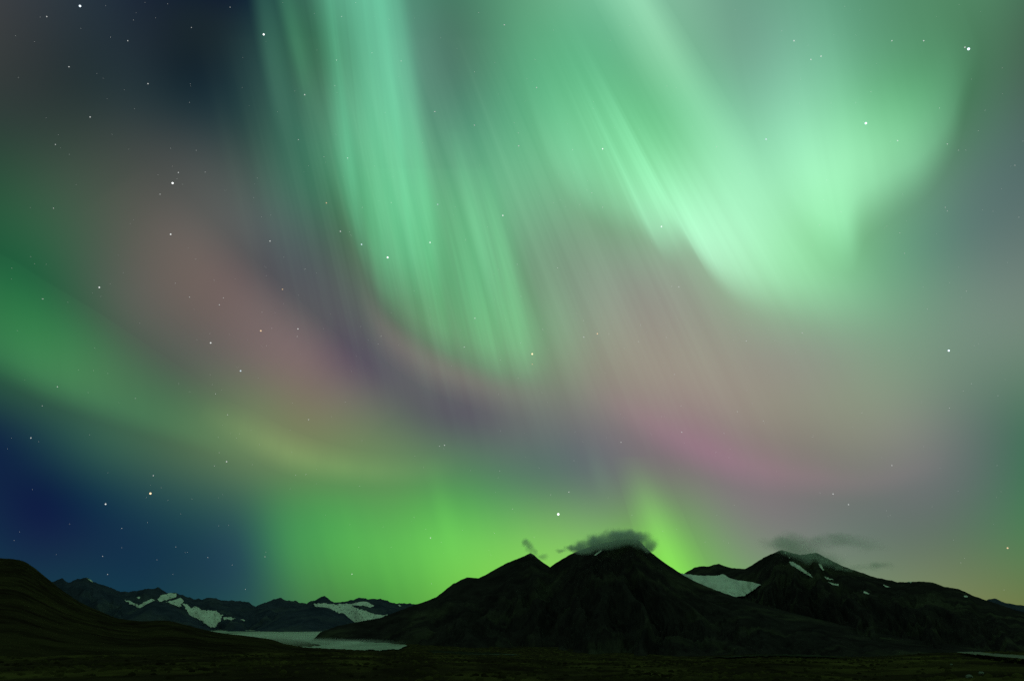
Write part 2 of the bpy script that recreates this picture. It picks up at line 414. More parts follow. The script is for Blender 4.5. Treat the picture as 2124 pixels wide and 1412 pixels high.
FAR_RIDGE = [(-500, 1215), (-250, 1230), (-100, 1222), (60, 1225), (108, 1207), (130, 1200), (137, 1207), (141, 1210), (160, 1202), (180, 1199), (195, 1208), (225, 1218),
             (250, 1228), (270, 1228), (300, 1223), (328, 1219), (345, 1230), (362, 1230), (380, 1235), (400, 1242), (420, 1243),
             (435, 1239), (445, 1241), (460, 1246), (490, 1246), (515, 1250), (530, 1259), (550, 1250), (570, 1243), (583, 1240),
             (595, 1246), (615, 1247), (630, 1252), (650, 1246), (673, 1236), (685, 1246), (695, 1251), (715, 1248), (748, 1240),
             (765, 1243), (790, 1243), (805, 1247), (820, 1252), (850, 1252), (880, 1256), (960, 1262), (1040, 1270)]
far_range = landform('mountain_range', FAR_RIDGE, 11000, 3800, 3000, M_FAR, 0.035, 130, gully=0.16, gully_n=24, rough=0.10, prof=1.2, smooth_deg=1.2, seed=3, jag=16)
tag(far_range, 'distant jagged mountain range with snowfields under blue-green sky', 'mountain range', kind='structure')

SPUR_A = [(190, 1312), (225, 1296), (264, 1277), (290, 1261), (306, 1252), (319, 1246), (335, 1251), (352, 1256), (375, 1263), (395, 1276), (415, 1289), (433, 1301), (450, 1312)]
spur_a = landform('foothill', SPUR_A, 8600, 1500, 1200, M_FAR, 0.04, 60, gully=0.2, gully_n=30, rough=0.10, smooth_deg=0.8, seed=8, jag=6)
tag(spur_a, 'dark rocky foothill standing before the snowfields of the far range', 'foothill', kind='structure')
SPUR_B = [(520, 1312), (545, 1298), (570, 1284), (587, 1273), (620, 1264), (645, 1260), (663, 1258), (675, 1260), (684, 1261), (695, 1268), (703, 1272), (712, 1271), (722, 1280), (735, 1290), (760, 1303), (780, 1312)]
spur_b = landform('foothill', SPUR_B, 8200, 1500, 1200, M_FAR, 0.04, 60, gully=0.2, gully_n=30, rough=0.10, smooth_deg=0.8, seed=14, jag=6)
tag(spur_b, 'dark rocky foothill in front of the pale glacier bowl beside the twin peaks', 'foothill', kind='structure')

RIGHT_RIDGE = [(1250, 1292), (1340, 1232), (1415, 1191), (1440, 1177), (1455, 1174), (1470, 1175), (1480, 1171), (1492, 1169), (1503, 1174), (1520, 1178), (1545, 1180),
               (1560, 1172), (1575, 1162), (1590, 1153), (1608, 1146), (1621, 1140), (1640, 1146), (1660, 1151), (1680, 1148), (1692, 1146), (1705, 1152),
               (1720, 1160), (1745, 1173), (1770, 1182), (1790, 1188), (1810, 1196), (1830, 1200), (1850, 1204), (1862, 1207), (1880, 1207), (1910, 1206), (1935, 1208),
               (1960, 1217), (1990, 1222), (2020, 1236), (2050, 1246), (2090, 1260), (2140, 1275), (2240, 1290), (2400, 1300)]
right_mtn = landform('mountain', RIGHT_RIDGE, [(1300, 5600), (1480, 5400), (1560, 5000), (1640, 4500), (1760, 4400), (1950, 4300), (2300, 4200)],
                     2300, 1600, M_ROCK, 0.035, 140, gully=0.16, gully_n=28, rough=0.09, prof=1.15, smooth_deg=2.5, seed=21, jag=3)
tag(right_mtn, 'dark broad mountain with thin snow streaks and a glacier in its saddle', 'mountain', kind='structure')

CENTRAL_RIDGE = [(646, 1336), (652, 1324), (664, 1311), (700, 1298), (735, 1291), (790, 1281), (850, 1258), (880, 1248), (905, 1238), (925, 1222), (940, 1210),
                 (945, 1209), (955, 1203), (968, 1197), (992, 1199), (1005, 1193), (1030, 1179), (1050, 1168), (1075, 1158), (1090, 1152), (1100, 1146), (1108, 1151), (1118, 1160),
                 (1130, 1169), (1141, 1176), (1152, 1168), (1165, 1160), (1180, 1151), (1200, 1142), (1230, 1132), (1262, 1124), (1295, 1118), (1315, 1117), (1326, 1121),
                 (1337, 1133), (1350, 1145), (1365, 1157), (1380, 1168), (1400, 1181), (1415, 1191), (1440, 1205), (1470, 1218), (1520, 1236), (1600, 1260),
                 (1700, 1285), (1800, 1308), (1900, 1328), (2050, 1345)]
central = landform('mountain', CENTRAL_RIDGE, [(600, 3400), (700, 3600), (900, 3700), (1060, 3800), (1141, 3750), (1240, 3350), (1320, 3200), (1420, 3300), (1600, 3000), (2050, 2600)],
                   [(640, 60), (700, 260), (800, 560), (900, 1000), (1050, 1350), (2050, 1300)], 1300, M_ROCK, 0.03, 170, gully=0.20, gully_n=22, rough=0.11, prof=1.2, smooth_deg=2.5, seed=31, jag=2.0)
tag(central, 'dark twin-peaked mountain with a cap cloud on its taller summit', 'mountain', kind='structure')

FAR_RIGHT = [(1900, 1290), (1980, 1270), (2030, 1254), (2050, 1243), (2065, 1241), (2075, 1246), (2085, 1250), (2110, 1254), (2124, 1256), (2160, 1256), (2230, 1246), (2320, 1250), (2450, 1236), (2600, 1245)]
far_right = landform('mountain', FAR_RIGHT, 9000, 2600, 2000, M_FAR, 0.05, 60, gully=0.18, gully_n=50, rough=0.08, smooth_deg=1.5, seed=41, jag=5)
tag(far_right, 'low far mountain ridge beyond the end of the broad mountain', 'mountain', kind='structure')

HILL_RIDGE = [(-700, 1080), (-350, 1110), (-120, 1140), (0, 1157), (35, 1159), (50, 1163), (65, 1172), (90, 1192), (110, 1209), (135, 1228), (160, 1245), (185, 1258), (210, 1268), (240, 1281),
              (270, 1286), (300, 1288), (330, 1286), (350, 1287), (375, 1293), (400, 1300), (430, 1308), (460, 1314), (500, 1319), (560, 1327), (590, 1339),
              (615, 1344), (640, 1347), (680, 1350), (730, 1353), (790, 1358), (860, 1366), (940, 1376), (1040, 1392)]


def near_hill():
    p = np.array([az_tan(*q) for q in HILL_RIDGE])
    az = np.linspace(p[0, 0], p[-1, 0], 620)
    tanv = np.interp(az, p[:, 0], p[:, 1])
    k = 9
    tanv = np.convolve(np.pad(tanv, k // 2, mode='edge'), np.ones(k) / k, 'valid')
    da = np.array([(az_tan(c, 1250)[0], m) for c, m in [(-700, 1300), (0, 1100), (300, 780), (600, 480), (800, 300), (1040, 170)]])
    d = np.interp(az, da[:, 0], da[:, 1])
    k = 61
    d = np.convolve(np.pad(d, k // 2, mode='edge'), np.ones(k) / k, 'valid')
    tt = np.concatenate([np.linspace(0, 1, 150), 1 + np.linspace(0, 1, 30)[1:]])
    T, A = np.meshgrid(tt, az, indexing='ij')
    D, TV = np.broadcast_to(d, T.shape), np.broadcast_to(tanv, T.shape)
    foot = np.minimum(120.0, D * 0.6)
    Rr = np.where(T <= 1, foot + (D - foot) * T ** 1.3, D + (T - 1) * 1100)
    x, y = Rr * np.sin(A), Rr * np.cos(A)
    g0 = ground_z(foot * np.sin(A), foot * np.cos(A)) - 0.8
    f = np.clip((Rr - foot) / (D - foot), 0, 1)
    zf = g0 + (D * TV - g0) * f ** 1.12
    tb = np.clip(T - 1, 0, 1)
    zb = D * TV * (1 - sstep(0, 1, tb)) + (VALLEY - 12) * sstep(0, 1, tb)
    z = np.where(T <= 1, zf, zb)
    win = np.clip(Rr / 600, 0.12, 1) * np.sin(np.pi * np.clip(f, 0.02, 1)) ** 0.7
    z = z + win * (4.0 * fbm(x / 130, y / 90, 5) + 1.6 * fbm(x / 34, y / 22, 4, True))
    z = z + 0.5 * fbm(x / 12, y / 8, 3) * np.clip(Rr / 500, 0.1, 1)
    return mesh_object('hill', np.stack([x, y, z], -1).reshape(-1, 3), grid_faces(*T.shape), M_HILL)


hill = near_hill()
tag(hill, 'near black hillside sloping down from the edge to the valley', 'hill', kind='structure')

# ------------------------------------------------------------------ snow, ice, road
b_far, b_right, b_central, b_ground = bvh_of(far_range), bvh_of(right_mtn), bvh_of(central), bvh_of(ground)
FAR_SNOW = [
    [(180, 1199), (184, 1199), (194, 1208), (187, 1206)],
    [(256, 1245), (265, 1245), (288, 1256), (300, 1248), (316, 1242), (323, 1245), (305, 1256), (290, 1262), (274, 1255)],
    [(324, 1245), (335, 1234), (352, 1230), (367, 1231), (366, 1239), (352, 1243), (335, 1249)],
    [(343, 1249), (360, 1244), (375, 1240), (382, 1246), (377, 1254), (372, 1260), (355, 1253)],
    [(379, 1253), (388, 1253), (397, 1262), (406, 1257), (420, 1266), (450, 1268), (462, 1276), (456, 1290), (446, 1302), (436, 1302), (425, 1293), (405, 1282), (393, 1277)],
    [(462, 1281), (475, 1279), (489, 1284), (480, 1286), (466, 1285)],
    [(500, 1284), (507, 1285), (506, 1288), (500, 1287)],
    [(650, 1252), (672, 1251), (700, 1253), (725, 1252), (735, 1259), (755, 1266), (785, 1276), (808, 1274), (780, 1286), (745, 1292), (735, 1294), (720, 1282), (705, 1273), (685, 1263), (655, 1262)],
    [(720, 1254), (745, 1248), (760, 1247), (776, 1256), (770, 1260), (750, 1257), (735, 1256)],
    [(824, 1254), (833, 1256), (829, 1259)],
    [(283, 1239), (288, 1237), (292, 1241), (287, 1243)],
]
for poly in FAR_SNOW:
    drape('snow_patch', poly, b_far, M_SNOW, far_range, step=0.6, lift=6, ragged=2.6, rscale=7, holes=0.46)
RIGHT_SNOW = [
    [(1636, 1165), (1643, 1165), (1660, 1175), (1680, 1190), (1687, 1199), (1675, 1194), (1655, 1181), (1640, 1172)],
    [(1697, 1170), (1704, 1170), (1710, 1185), (1703, 1180)],
    [(1710, 1196), (1722, 1200), (1730, 1203), (1716, 1203)],
    [(1717, 1207), (1728, 1210), (1741, 1212), (1739, 1216), (1725, 1213)],
    [(1792, 1226), (1804, 1232), (1800, 1234), (1791, 1230)],
    [(1831, 1212), (1848, 1219), (1836, 1218)],
    [(1880, 1206), (1893, 1207), (1889, 1210)],
    [(1999, 1236), (2008, 1236), (2007, 1240), (2000, 1239)],
    [(1625, 1142), (1632, 1147), (1629, 1150)],
    [(1635, 1156), (1640, 1157), (1638, 1160)],
]
for poly in RIGHT_SNOW:
    drape('snow_patch', poly, b_right, M_SNOW, right_mtn, step=0.5, lift=3, ragged=1.5, rscale=4, holes=0.46)
drape('snow_patch', [(1231, 1152), (1246, 1141), (1249, 1143), (1236, 1153)], b_central, M_SNOW, central, step=0.5, lift=2, ragged=0.5)

gl = drape('glacier', [(1395, 1186), (1413, 1192), (1450, 1197), (1490, 1197), (1500, 1194), (1512, 1201), (1530, 1207), (1560, 1211), (1580, 1217), (1562, 1229), (1546, 1240), (1510, 1245), (1480, 1240), (1430, 1220)],
           b_right, M_SNOW, None, step=0.7, lift=12, ragged=1.4, rscale=10, smooth=30)
tag(gl, 'pale glacier filling the saddle between the two dark mountains', 'glacier', kind='structure')

ice = drape('glacier', [(380, 1300), (470, 1306), (560, 1307), (640, 1306), (668, 1308), (690, 1318), (700, 1326), (770, 1332), (815, 1335), (850, 1341), (830, 1347), (780, 1351),
                        (700, 1353), (600, 1347), (585, 1343), (640, 1343), (662, 1340), (640, 1335), (600, 1328), (560, 1325), (540, 1332), (450, 1325)], b_ground, M_ICE, None, step=1.2, lift=3.0, ragged=5.0, rscale=34)
tag(ice, 'flat pale ice of the valley glacier below the far range', 'glacier', kind='structure')
wisp = drape('gravel_flat', [(880, 1347), (960, 1350), (1060, 1354), (1090, 1358), (1000, 1358), (900, 1354)], b_ground, M_FLAT, None, step=1.0, lift=0.25, ragged=3.0, rscale=20)
if wisp: tag(wisp, 'thin grey gravel streak at the foot of the twin-peaked mountain', 'gravel', kind='structure')

bank = drape('grass_bank', [(1440, 1366), (1500, 1362), (1570, 1358), (1650, 1357), (1720, 1361), (1780, 1367), (1700, 1365), (1620, 1362), (1540, 1365)], b_ground, M_FLAT, None, step=1.0, lift=0.25, ragged=3.0, rscale=20)
if bank: tag(bank, 'dim grassy bank catching green light before the broad mountain', 'bank', kind='structure')
road = drape('road', [(1982, 1355.5), (2000, 1355), (2030, 1355.5), (2050, 1359), (2080, 1364), (2124, 1369), (2300, 1384), (2300, 1395), (2124, 1377.5), (2070, 1371.5), (2040, 1367), (2010, 1361)],
             b_ground, M_GRAVEL, None, step=0.8, lift=0.45, ragged=0.25)
tag(road, 'pale gravel road bending through the dark tundra beside the edge', 'road', kind='structure')


def boulder(px, py, size, seed, label):
    hit = b_ground.ray_cast(Vector((0, 0, 0)), direction(px, py))[0]
    bm = bmesh.new(); bmesh.ops.create_icosphere(bm, subdivisions=3, radius=1.0)
    rnd = np.random.RandomState(seed); off = rnd.uniform(0, 50, 2)
    planes = [Vector(rnd.normal(size=3)).normalized() for _ in range(9)]
    for v in bm.verts:
        for q in planes:
            e = v.co.dot(q) - 0.72
            if e > 0: v.co -= q * e * 0.85
        v.co *= 1 + 0.10 * float(fbm(np.array([v.co.x * 2 + off[0]]), np.array([v.co.y * 2 + v.co.z + off[1]]), 3)[0])
    me = bpy.data.meshes.new('boulder'); bm.to_mesh(me); bm.free(); me.materials.append(M_STONE)
    o = bpy.data.objects.new('boulder', me); COL.objects.link(o)
    o.location = hit + Vector((0, 0, size * 0.22)); o.scale = (size, size * 0.8, size * 0.55); o.rotation_euler.z = seed
    tag(o, label, 'boulder', 'boulders below the road')


def tussocks():
    # low dwarf shrubs and tussocks over the near tundra, too many to count
    rnd = np.random.RandomState(9)
    n = 60000
    az = rnd.uniform(R(-44), R(44), n); r = 45 + 270 * rnd.rand(n) ** 0.8
    x, y = r * np.sin(az), r * np.cos(az)
    keep = (fbm(x / 30, y / 45, 4) + 0.35 * rnd.normal(size=n)) > 0.28
    x, y = x[keep][:14000], y[keep][:14000]
    z = ground_z(x, y)
    w = rnd.uniform(0.10, 0.34, len(x)); h = w * rnd.uniform(0.4, 0.8, len(x))
    k = 6
    a = np.linspace(0, 2 * np.pi, k, endpoint=False)
    V = []
    for rad, hh in ((1.0, -0.25), (0.75, 0.55)):
        jit = rnd.uniform(0.65, 1.25, (len(x), k))
        ring = np.stack([x[:, None] + np.cos(a) * w[:, None] * rad * jit, y[:, None] + np.sin(a) * w[:, None] * rad * jit,
                         z[:, None] + h[:, None] * hh * np.ones(k) * rnd.uniform(0.8, 1.2, (len(x), k))], -1)
        V.append(ring)
    tip = np.stack([x, y, z + h], -1)[:, None, :]
    V = np.concatenate(V + [tip], 1)
    base = (np.arange(len(x)) * (2 * k + 1))[:, None, None]
    q = np.array([(i, (i + 1) % k, k + (i + 1) % k) for i in range(k)] + [(i, k + (i + 1) % k, k + i) for i in range(k)] + [(k + i, k + (i + 1) % k, 2 * k) for i in range(k)])
    F = (base + q[None]).reshape(-1, 3)
    o = mesh_object('dwarf_shrubs', V.reshape(-1, 3), F, M_SHRUB, smooth=False)
    tag(o, 'low dwarf shrubs and tussocks spread over the dark tundra', 'shrubs', kind='stuff')


M_SHRUB = ground_material('dwarf_shrub', (0.014, 0.010, 0.006), (0.045, 0.034, 0.015), (0.095, 0.080, 0.028), 0.25, 0.08, (1, 0.5, 1), (0.46, 0.7), 0.2, 0.1)
tussocks()
boulder(2036, 1397, 0.22, 1, 'pale boulder nearest below the gravel road bend')
boulder(2012, 1405, 0.22, 2, 'pale low boulder by the bottom edge below the road')
boulder(1974, 1378, 0.12, 3, 'small dim boulder under the left tip of the road')


# ------------------------------------------------------------------ clouds
def cloud(name, label, px, py, dist, wpx, hpx, depth, density, blobs, noise_scale, seed, tilt=0.0, thresh=(0.36, 0.62), color=(0.86, 0.90, 0.86)):
    """mist held in an ellipsoidal hull; blobs are (x, z, rx, rz, weight) in units of the hull's half size"""
    c = direction(px, py); c = c * (dist / math.hypot(c.x, c.y))
    m, n, l = new_mat(name + '_vapour')
    out, pv = n.new('ShaderNodeOutputMaterial'), n.new('ShaderNodeVolumePrincipled')
    pv.inputs['Color'].default_value = (*color, 1); pv.inputs['Anisotropy'].default_value = 0.2
    l.new(pv.outputs[0], out.inputs['Volume'])
    tc = n.new('ShaderNodeTexCoord')
    nz = n.new('ShaderNodeTexNoise'); nz.inputs['Scale'].default_value = noise_scale; nz.inputs['Detail'].default_value = 5; nz.inputs['Roughness'].default_value = 0.6
    mp = n.new('ShaderNodeMapping'); mp.inputs['Location'].default_value = (seed * 3.7, seed * 1.3, seed); mp.inputs['Scale'].default_value = (wpx / hpx, 1, 1)
    l.new(tc.outputs['Object'], mp.inputs[0]); l.new(mp.outputs[0], nz.inputs[0])
    # warp the blob coordinates with the noise so the outline is ragged
    sub = n.new('ShaderNodeVectorMath'); sub.operation = 'SUBTRACT'; sub.inputs[1].default_value = (0.5, 0.5, 0.5); l.new(nz.outputs['Color'], sub.inputs[0])
    sc = n.new('ShaderNodeVectorMath'); sc.operation = 'MULTIPLY'; sc.inputs[1].default_value = (0.7, 0.7, 1.0); l.new(sub.outputs[0], sc.inputs[0])
    ad = n.new('ShaderNodeVectorMath'); ad.operation = 'ADD'; l.new(tc.outputs['Object'], ad.inputs[0]); l.new(sc.outputs[0], ad.inputs[1])
    tot = None
    for (bx, bz, rx, rz, wt) in blobs:
        a = n.new('ShaderNodeVectorMath'); a.operation = 'SUBTRACT'; a.inputs[1].default_value = (bx, 0, bz); l.new(ad.outputs[0], a.inputs[0])
        b = n.new('ShaderNodeVectorMath'); b.operation = 'DIVIDE'; b.inputs[1].default_value = (rx, 0.75, rz); l.new(a.outputs[0], b.inputs[0])
        d = n.new('ShaderNodeVectorMath'); d.operation = 'DOT_PRODUCT'; l.new(b.outputs[0], d.inputs[0]); l.new(b.outputs[0], d.inputs[1])
        e = n.new('ShaderNodeMath'); e.operation = 'MULTIPLY'; e.inputs[1].default_value = -2.2; l.new(d.outputs['Value'], e.inputs[0])
        g = n.new('ShaderNodeMath'); g.operation = 'EXPONENT'; l.new(e.outputs[0], g.inputs[0])
        h = n.new('ShaderNodeMath'); h.operation = 'MULTIPLY_ADD'; h.inputs[1].default_value = wt; l.new(g.outputs[0], h.inputs[0])
        if tot is None: h.inputs[2].default_value = 0.0
        else: l.new(tot, h.inputs[2])
        tot = h.outputs[0]
    fr = n.new('ShaderNodeMapRange'); fr.inputs['From Min'].default_value, fr.inputs['From Max'].default_value = thresh
    fr.inputs['To Min'].default_value = 0.45
    l.new(nz.outputs['Fac'], fr.inputs['Value'])
    cut = n.new('ShaderNodeMapRange'); cut.inputs['From Min'].default_value = 0.10; cut.inputs['From Max'].default_value = 0.9; l.new(tot, cut.inputs['Value'])
    mu = n.new('ShaderNodeMath'); mu.operation = 'MULTIPLY'; l.new(fr.outputs[0], mu.inputs[0]); l.new(cut.outputs[0], mu.inputs[1])
    m2 = n.new('ShaderNodeMath'); m2.operation = 'MULTIPLY'; m2.inputs[1].default_value = density; l.new(mu.outputs[0], m2.inputs[0])
    l.new(m2.outputs[0], pv.inputs['Density'])
    # closed hull round the vapour
    bm = bmesh.new(); bmesh.ops.create_icosphere(bm, subdivisions=4, radius=1.0)
    me = bpy.data.meshes.new(name); bm.to_mesh(me); bm.free(); me.materials.append(m)
    o = bpy.data.objects.new(name, me); COL.objects.link(o)
    k = dist / F0 * 1.06
    o.location = c; o.scale = (wpx * k, depth, hpx * k)
    o.rotation_euler = (0, tilt, -math.atan2(c.x, c.y))
    tag(o, label, 'cloud', 'clouds clinging to the peaks')
    return o


cloud('cloud', 'grey cap cloud draped over the tallest twin peak', 1270, 1122, 3110, 96, 32, 170, 0.032,
      [(-0.62, -0.42, 0.34, 0.40, 0.9), (-0.25, -0.05, 0.40, 0.48, 1.1), (0.12, 0.20, 0.40, 0.52, 1.2), (0.42, 0.15, 0.34, 0.5, 1.1), (0.72, -0.35, 0.24, 0.45, 0.7)], 1.3, 1)
cloud('cloud', 'small dark cloud scrap beside the tallest peak, detached from its cap', 1179, 1137, 3250, 30, 13, 40, 0.055,
      [(0.15, 0.1, 0.5, 0.5, 1.1), (-0.5, -0.3, 0.4, 0.4, 0.7)], 1.3, 2)
cloud('cloud', 'thin wisp of cloud curling off the lower twin peak', 1110, 1140, 3650, 34, 28, 60, 0.028,
      [(-0.5, 0.5, 0.30, 0.30, 0.9), (-0.30, 0.2, 0.26, 0.36, 0.9), (-0.05, -0.15, 0.26, 0.34, 0.9), (0.40, -0.5, 0.45, 0.26, 0.7)], 1.3, 3)
cloud('cloud', 'soft grey-green cloud rising over the summit of the broad mountain', 1702, 1136, 4290, 124, 46, 240, 0.0060,
      [(-0.62, 0.20, 0.28, 0.36, 0.8), (-0.42, 0.30, 0.30, 0.40, 1.0), (-0.25, -0.10, 0.32, 0.5, 1.1), (-0.02, -0.50, 0.36, 0.40, 1.2), (0.10, 0.22, 0.35, 0.26, 0.55), (0.40, 0.25, 0.38, 0.32, 0.6), (0.65, 0.0, 0.30, 0.3, 0.35)], 1.2, 4)
cloud('cloud', 'faint cloud streak along the falling ridge of the broad mountain', 1790, 1176, 4280, 72, 18, 110, 0.010,
      [(-0.4, -0.1, 0.45, 0.4, 0.7), (0.3, 0.1, 0.45, 0.45, 0.9)], 1.3, 5)

def valley_mist():
    c = direction(640, 1318); c = c * (4300 / math.hypot(c.x, c.y))
    m, n, l = new_mat('mist_vapour')
    out, pv, tc = n.new('ShaderNodeOutputMaterial'), n.new('ShaderNodeVolumePrincipled'), n.new('ShaderNodeTexCoord')
    pv.inputs['Color'].default_value = (0.9, 0.9, 0.9, 1); l.new(pv.outputs[0], out.inputs['Volume'])
    ln = n.new('ShaderNodeVectorMath'); ln.operation = 'LENGTH'; l.new(tc.outputs['Object'], ln.inputs[0])
    fo = n.new('ShaderNodeMapRange'); fo.inputs['From Min'].default_value = 1.0; fo.inputs['From Max'].default_value = 0.35; l.new(ln.outputs['Value'], fo.inputs['Value'])
    nz = n.new('ShaderNodeTexNoise'); nz.inputs['Scale'].default_value = 2.4; nz.inputs['Detail'].default_value = 4; l.new(tc.outputs['Object'], nz.inputs[0])
    nr = n.new('ShaderNodeMapRange'); nr.inputs['From Min'].default_value = 0.35; nr.inputs['From Max'].default_value = 0.65; nr.inputs['To Max'].default_value = 0.0045; l.new(nz.outputs['Fac'], nr.inputs['Value'])
    mu = n.new('ShaderNodeMath'); mu.operation = 'MULTIPLY'; l.new(fo.outputs[0], mu.inputs[0]); l.new(nr.outputs[0], mu.inputs[1]); l.new(mu.outputs[0], pv.inputs['Density'])
    bm = bmesh.new(); bmesh.ops.create_icosphere(bm, subdivisions=4, radius=1.0)
    me = bpy.data.meshes.new('mist'); bm.to_mesh(me); bm.free(); me.materials.append(m)
    o = bpy.data.objects.new('mist', me); COL.objects.link(o)
    o.location = (c.x, c.y, VALLEY + 6); o.scale = (620, 2300, 15); o.rotation_euler.z = -math.atan2(c.x, c.y) - R(6)
    tag(o, 'thin pale mist lying over the valley ice below the far range', 'mist', kind='stuff')


valley_mist()

# ------------------------------------------------------------------ aurora
# curtains of light: thin folded sheets standing along the magnetic field about
# 100 km up; the distance of a lower border follows from that height
FIELD = direction(-100, -2265)
ALT = 100000.0


def aurora(name, label, bottom, top, color, ustops, vstops, rays=(30.0, 0.15), nu=160, nv=40, category='aurora', group='aurora curtains', maxd=700000.0):
    B, T = catmull(bottom, nu), catmull(top, nu)
    verts = []
    for k in range(nu):
        db = direction(*B[k]); dt = direction(*T[k])
        dist = min(ALT / max(db.z, 0.02), maxd)
        P = db * dist
        # point of the upper pixel ray closest to the field line through P
        a, b_, c_ = dt.dot(dt), dt.dot(FIELD), FIELD.dot(FIELD)
        dd, e = dt.dot(-P), FIELD.dot(-P)
        den = a * c_ - b_ * b_
        s = (b_ * e - c_ * dd) / den if den > 1e-6 else dist
        Q = dt * min(max(s, dist * 0.75), dist * 1.6)
        for j in range(nv):
            t = j / (nv - 1)
            # a straight field line between the two, even in the angle
            w = t
            verts.append(P * (1 - w) + Q * w)
    me = bpy.data.meshes.new(name)
    f = [(k * nv + j, (k + 1) * nv + j, (k + 1) * nv + j + 1, k * nv + j + 1) for k in range(nu - 1) for j in range(nv - 1)]
    me.from_pydata(verts, [], f)
    uv = me.uv_layers.new(name='UVMap')
    li = np.empty(len(me.loops), dtype=np.int32); me.loops.foreach_get('vertex_index', li)
    st = np.stack([(li // nv) / (nu - 1), (li % nv) / (nv - 1)], 1).astype(np.float32)
    uv.data.foreach_set('uv', st.ravel())
    m, n, l = new_mat(name + '_light')
    m.cycles.emission_sampling = 'NONE'
    out, em, tr, add = n.new('ShaderNodeOutputMaterial'), n.new('ShaderNodeEmission'), n.new('ShaderNodeBsdfTransparent'), n.new('ShaderNodeAddShader')
    l.new(em.outputs[0], add.inputs[0]); l.new(tr.outputs[0], add.inputs[1]); l.new(add.outputs[0], out.inputs[0])
    um = n.new('ShaderNodeUVMap'); um.uv_map = 'UVMap'
    sp = n.new('ShaderNodeSeparateXYZ'); l.new(um.outputs[0], sp.inputs[0])

    def ramp(stops, src):
        # a zero end is doubled so that the spline dies away before the sheet ends
        stops = [(0.035 + 0.93 * p_, v_) for p_, v_ in stops]
        stops = [(0.0, stops[0][1])] + stops + [(1.0, stops[-1][1])]
        r = n.new('ShaderNodeValToRGB'); r.color_ramp.interpolation = 'B_SPLINE'
        els = r.color_ramp.elements
        els[0].position = stops[0][0]; els[-1].position = stops[-1][0]
        els[0].color = (*[stops[0][1]] * 3, 1); els[-1].color = (*[stops[-1][1]] * 3, 1)
        for p_, v_ in stops[1:-1]:
            q = els.new(p_); q.color = (v_, v_, v_, 1)
        l.new(src, r.inputs[0]); return r.outputs[0]
    ru, rv = ramp(ustops, sp.outputs[0]), ramp(vstops, sp.outputs[1])
    mp = n.new('ShaderNodeMapping'); mp.inputs['Scale'].default_value = (rays[0], 0.35, 1); mp.inputs['Location'].default_value = (len(label) * 1.7, 0, 0)
    l.new(um.outputs[0], mp.inputs[0])
    nz = n.new('ShaderNodeTexNoise'); nz.noise_dimensions = '2D'; nz.inputs['Scale'].default_value = 1.0; nz.inputs['Detail'].default_value = 3.0
    l.new(mp.outputs[0], nz.inputs[0])
    mr = n.new('ShaderNodeMapRange'); mr.inputs['From Min'].default_value = 0.25; mr.inputs['From Max'].default_value = 0.75
    mr.inputs['To Min'].default_value = 1 - rays[1]; mr.inputs['To Max'].default_value = 1 + rays[1]
    l.new(nz.outputs['Fac'], mr.inputs['Value'])
    mf = n.new('ShaderNodeMapping'); mf.inputs['Scale'].default_value = (rays[0] * 4.3, 0.6, 1); mf.inputs['Location'].default_value = (len(label) * 0.9, 3.0, 0)
    nf = n.new('ShaderNodeTexNoise'); nf.noise_dimensions = '2D'; nf.inputs['Scale'].default_value = 1.0; nf.inputs['Detail'].default_value = 2.0
    l.new(um.outputs[0], mf.inputs[0]); l.new(mf.outputs[0], nf.inputs[0])
    fr = n.new('ShaderNodeMapRange'); fr.inputs['From Min'].default_value = 0.25; fr.inputs['From Max'].default_value = 0.75
    fr.inputs['To Min'].default_value = 1 - rays[1] * 0.30; fr.inputs['To Max'].default_value = 1 + rays[1] * 0.30
    l.new(nf.outputs['Fac'], fr.inputs['Value'])
    m0 = n.new('ShaderNodeMath'); m0.operation = 'MULTIPLY'; l.new(mr.outputs[0], m0.inputs[0]); l.new(fr.outputs[0], m0.inputs[1])
    m1 = n.new('ShaderNodeMath'); m1.operation = 'MULTIPLY'; l.new(ru, m1.inputs[0]); l.new(rv, m1.inputs[1])
    m2 = n.new('ShaderNodeMath'); m2.operation = 'MULTIPLY'; l.new(m1.outputs[0], m2.inputs[0]); l.new(m0.outputs[0], m2.inputs[1])
    em.inputs[0].default_value = (*color, 1); l.new(m2.outputs[0], em.inputs[1])
    me.materials.append(m)
    me.polygons.foreach_set('use_smooth', np.ones(len(me.polygons), dtype=bool))
    o = bpy.data.objects.new(name, me); COL.objects.link(o)
    tag(o, label, category, group)
    return o


def xs(pairs, y):
    return [(x, y) for x in pairs]


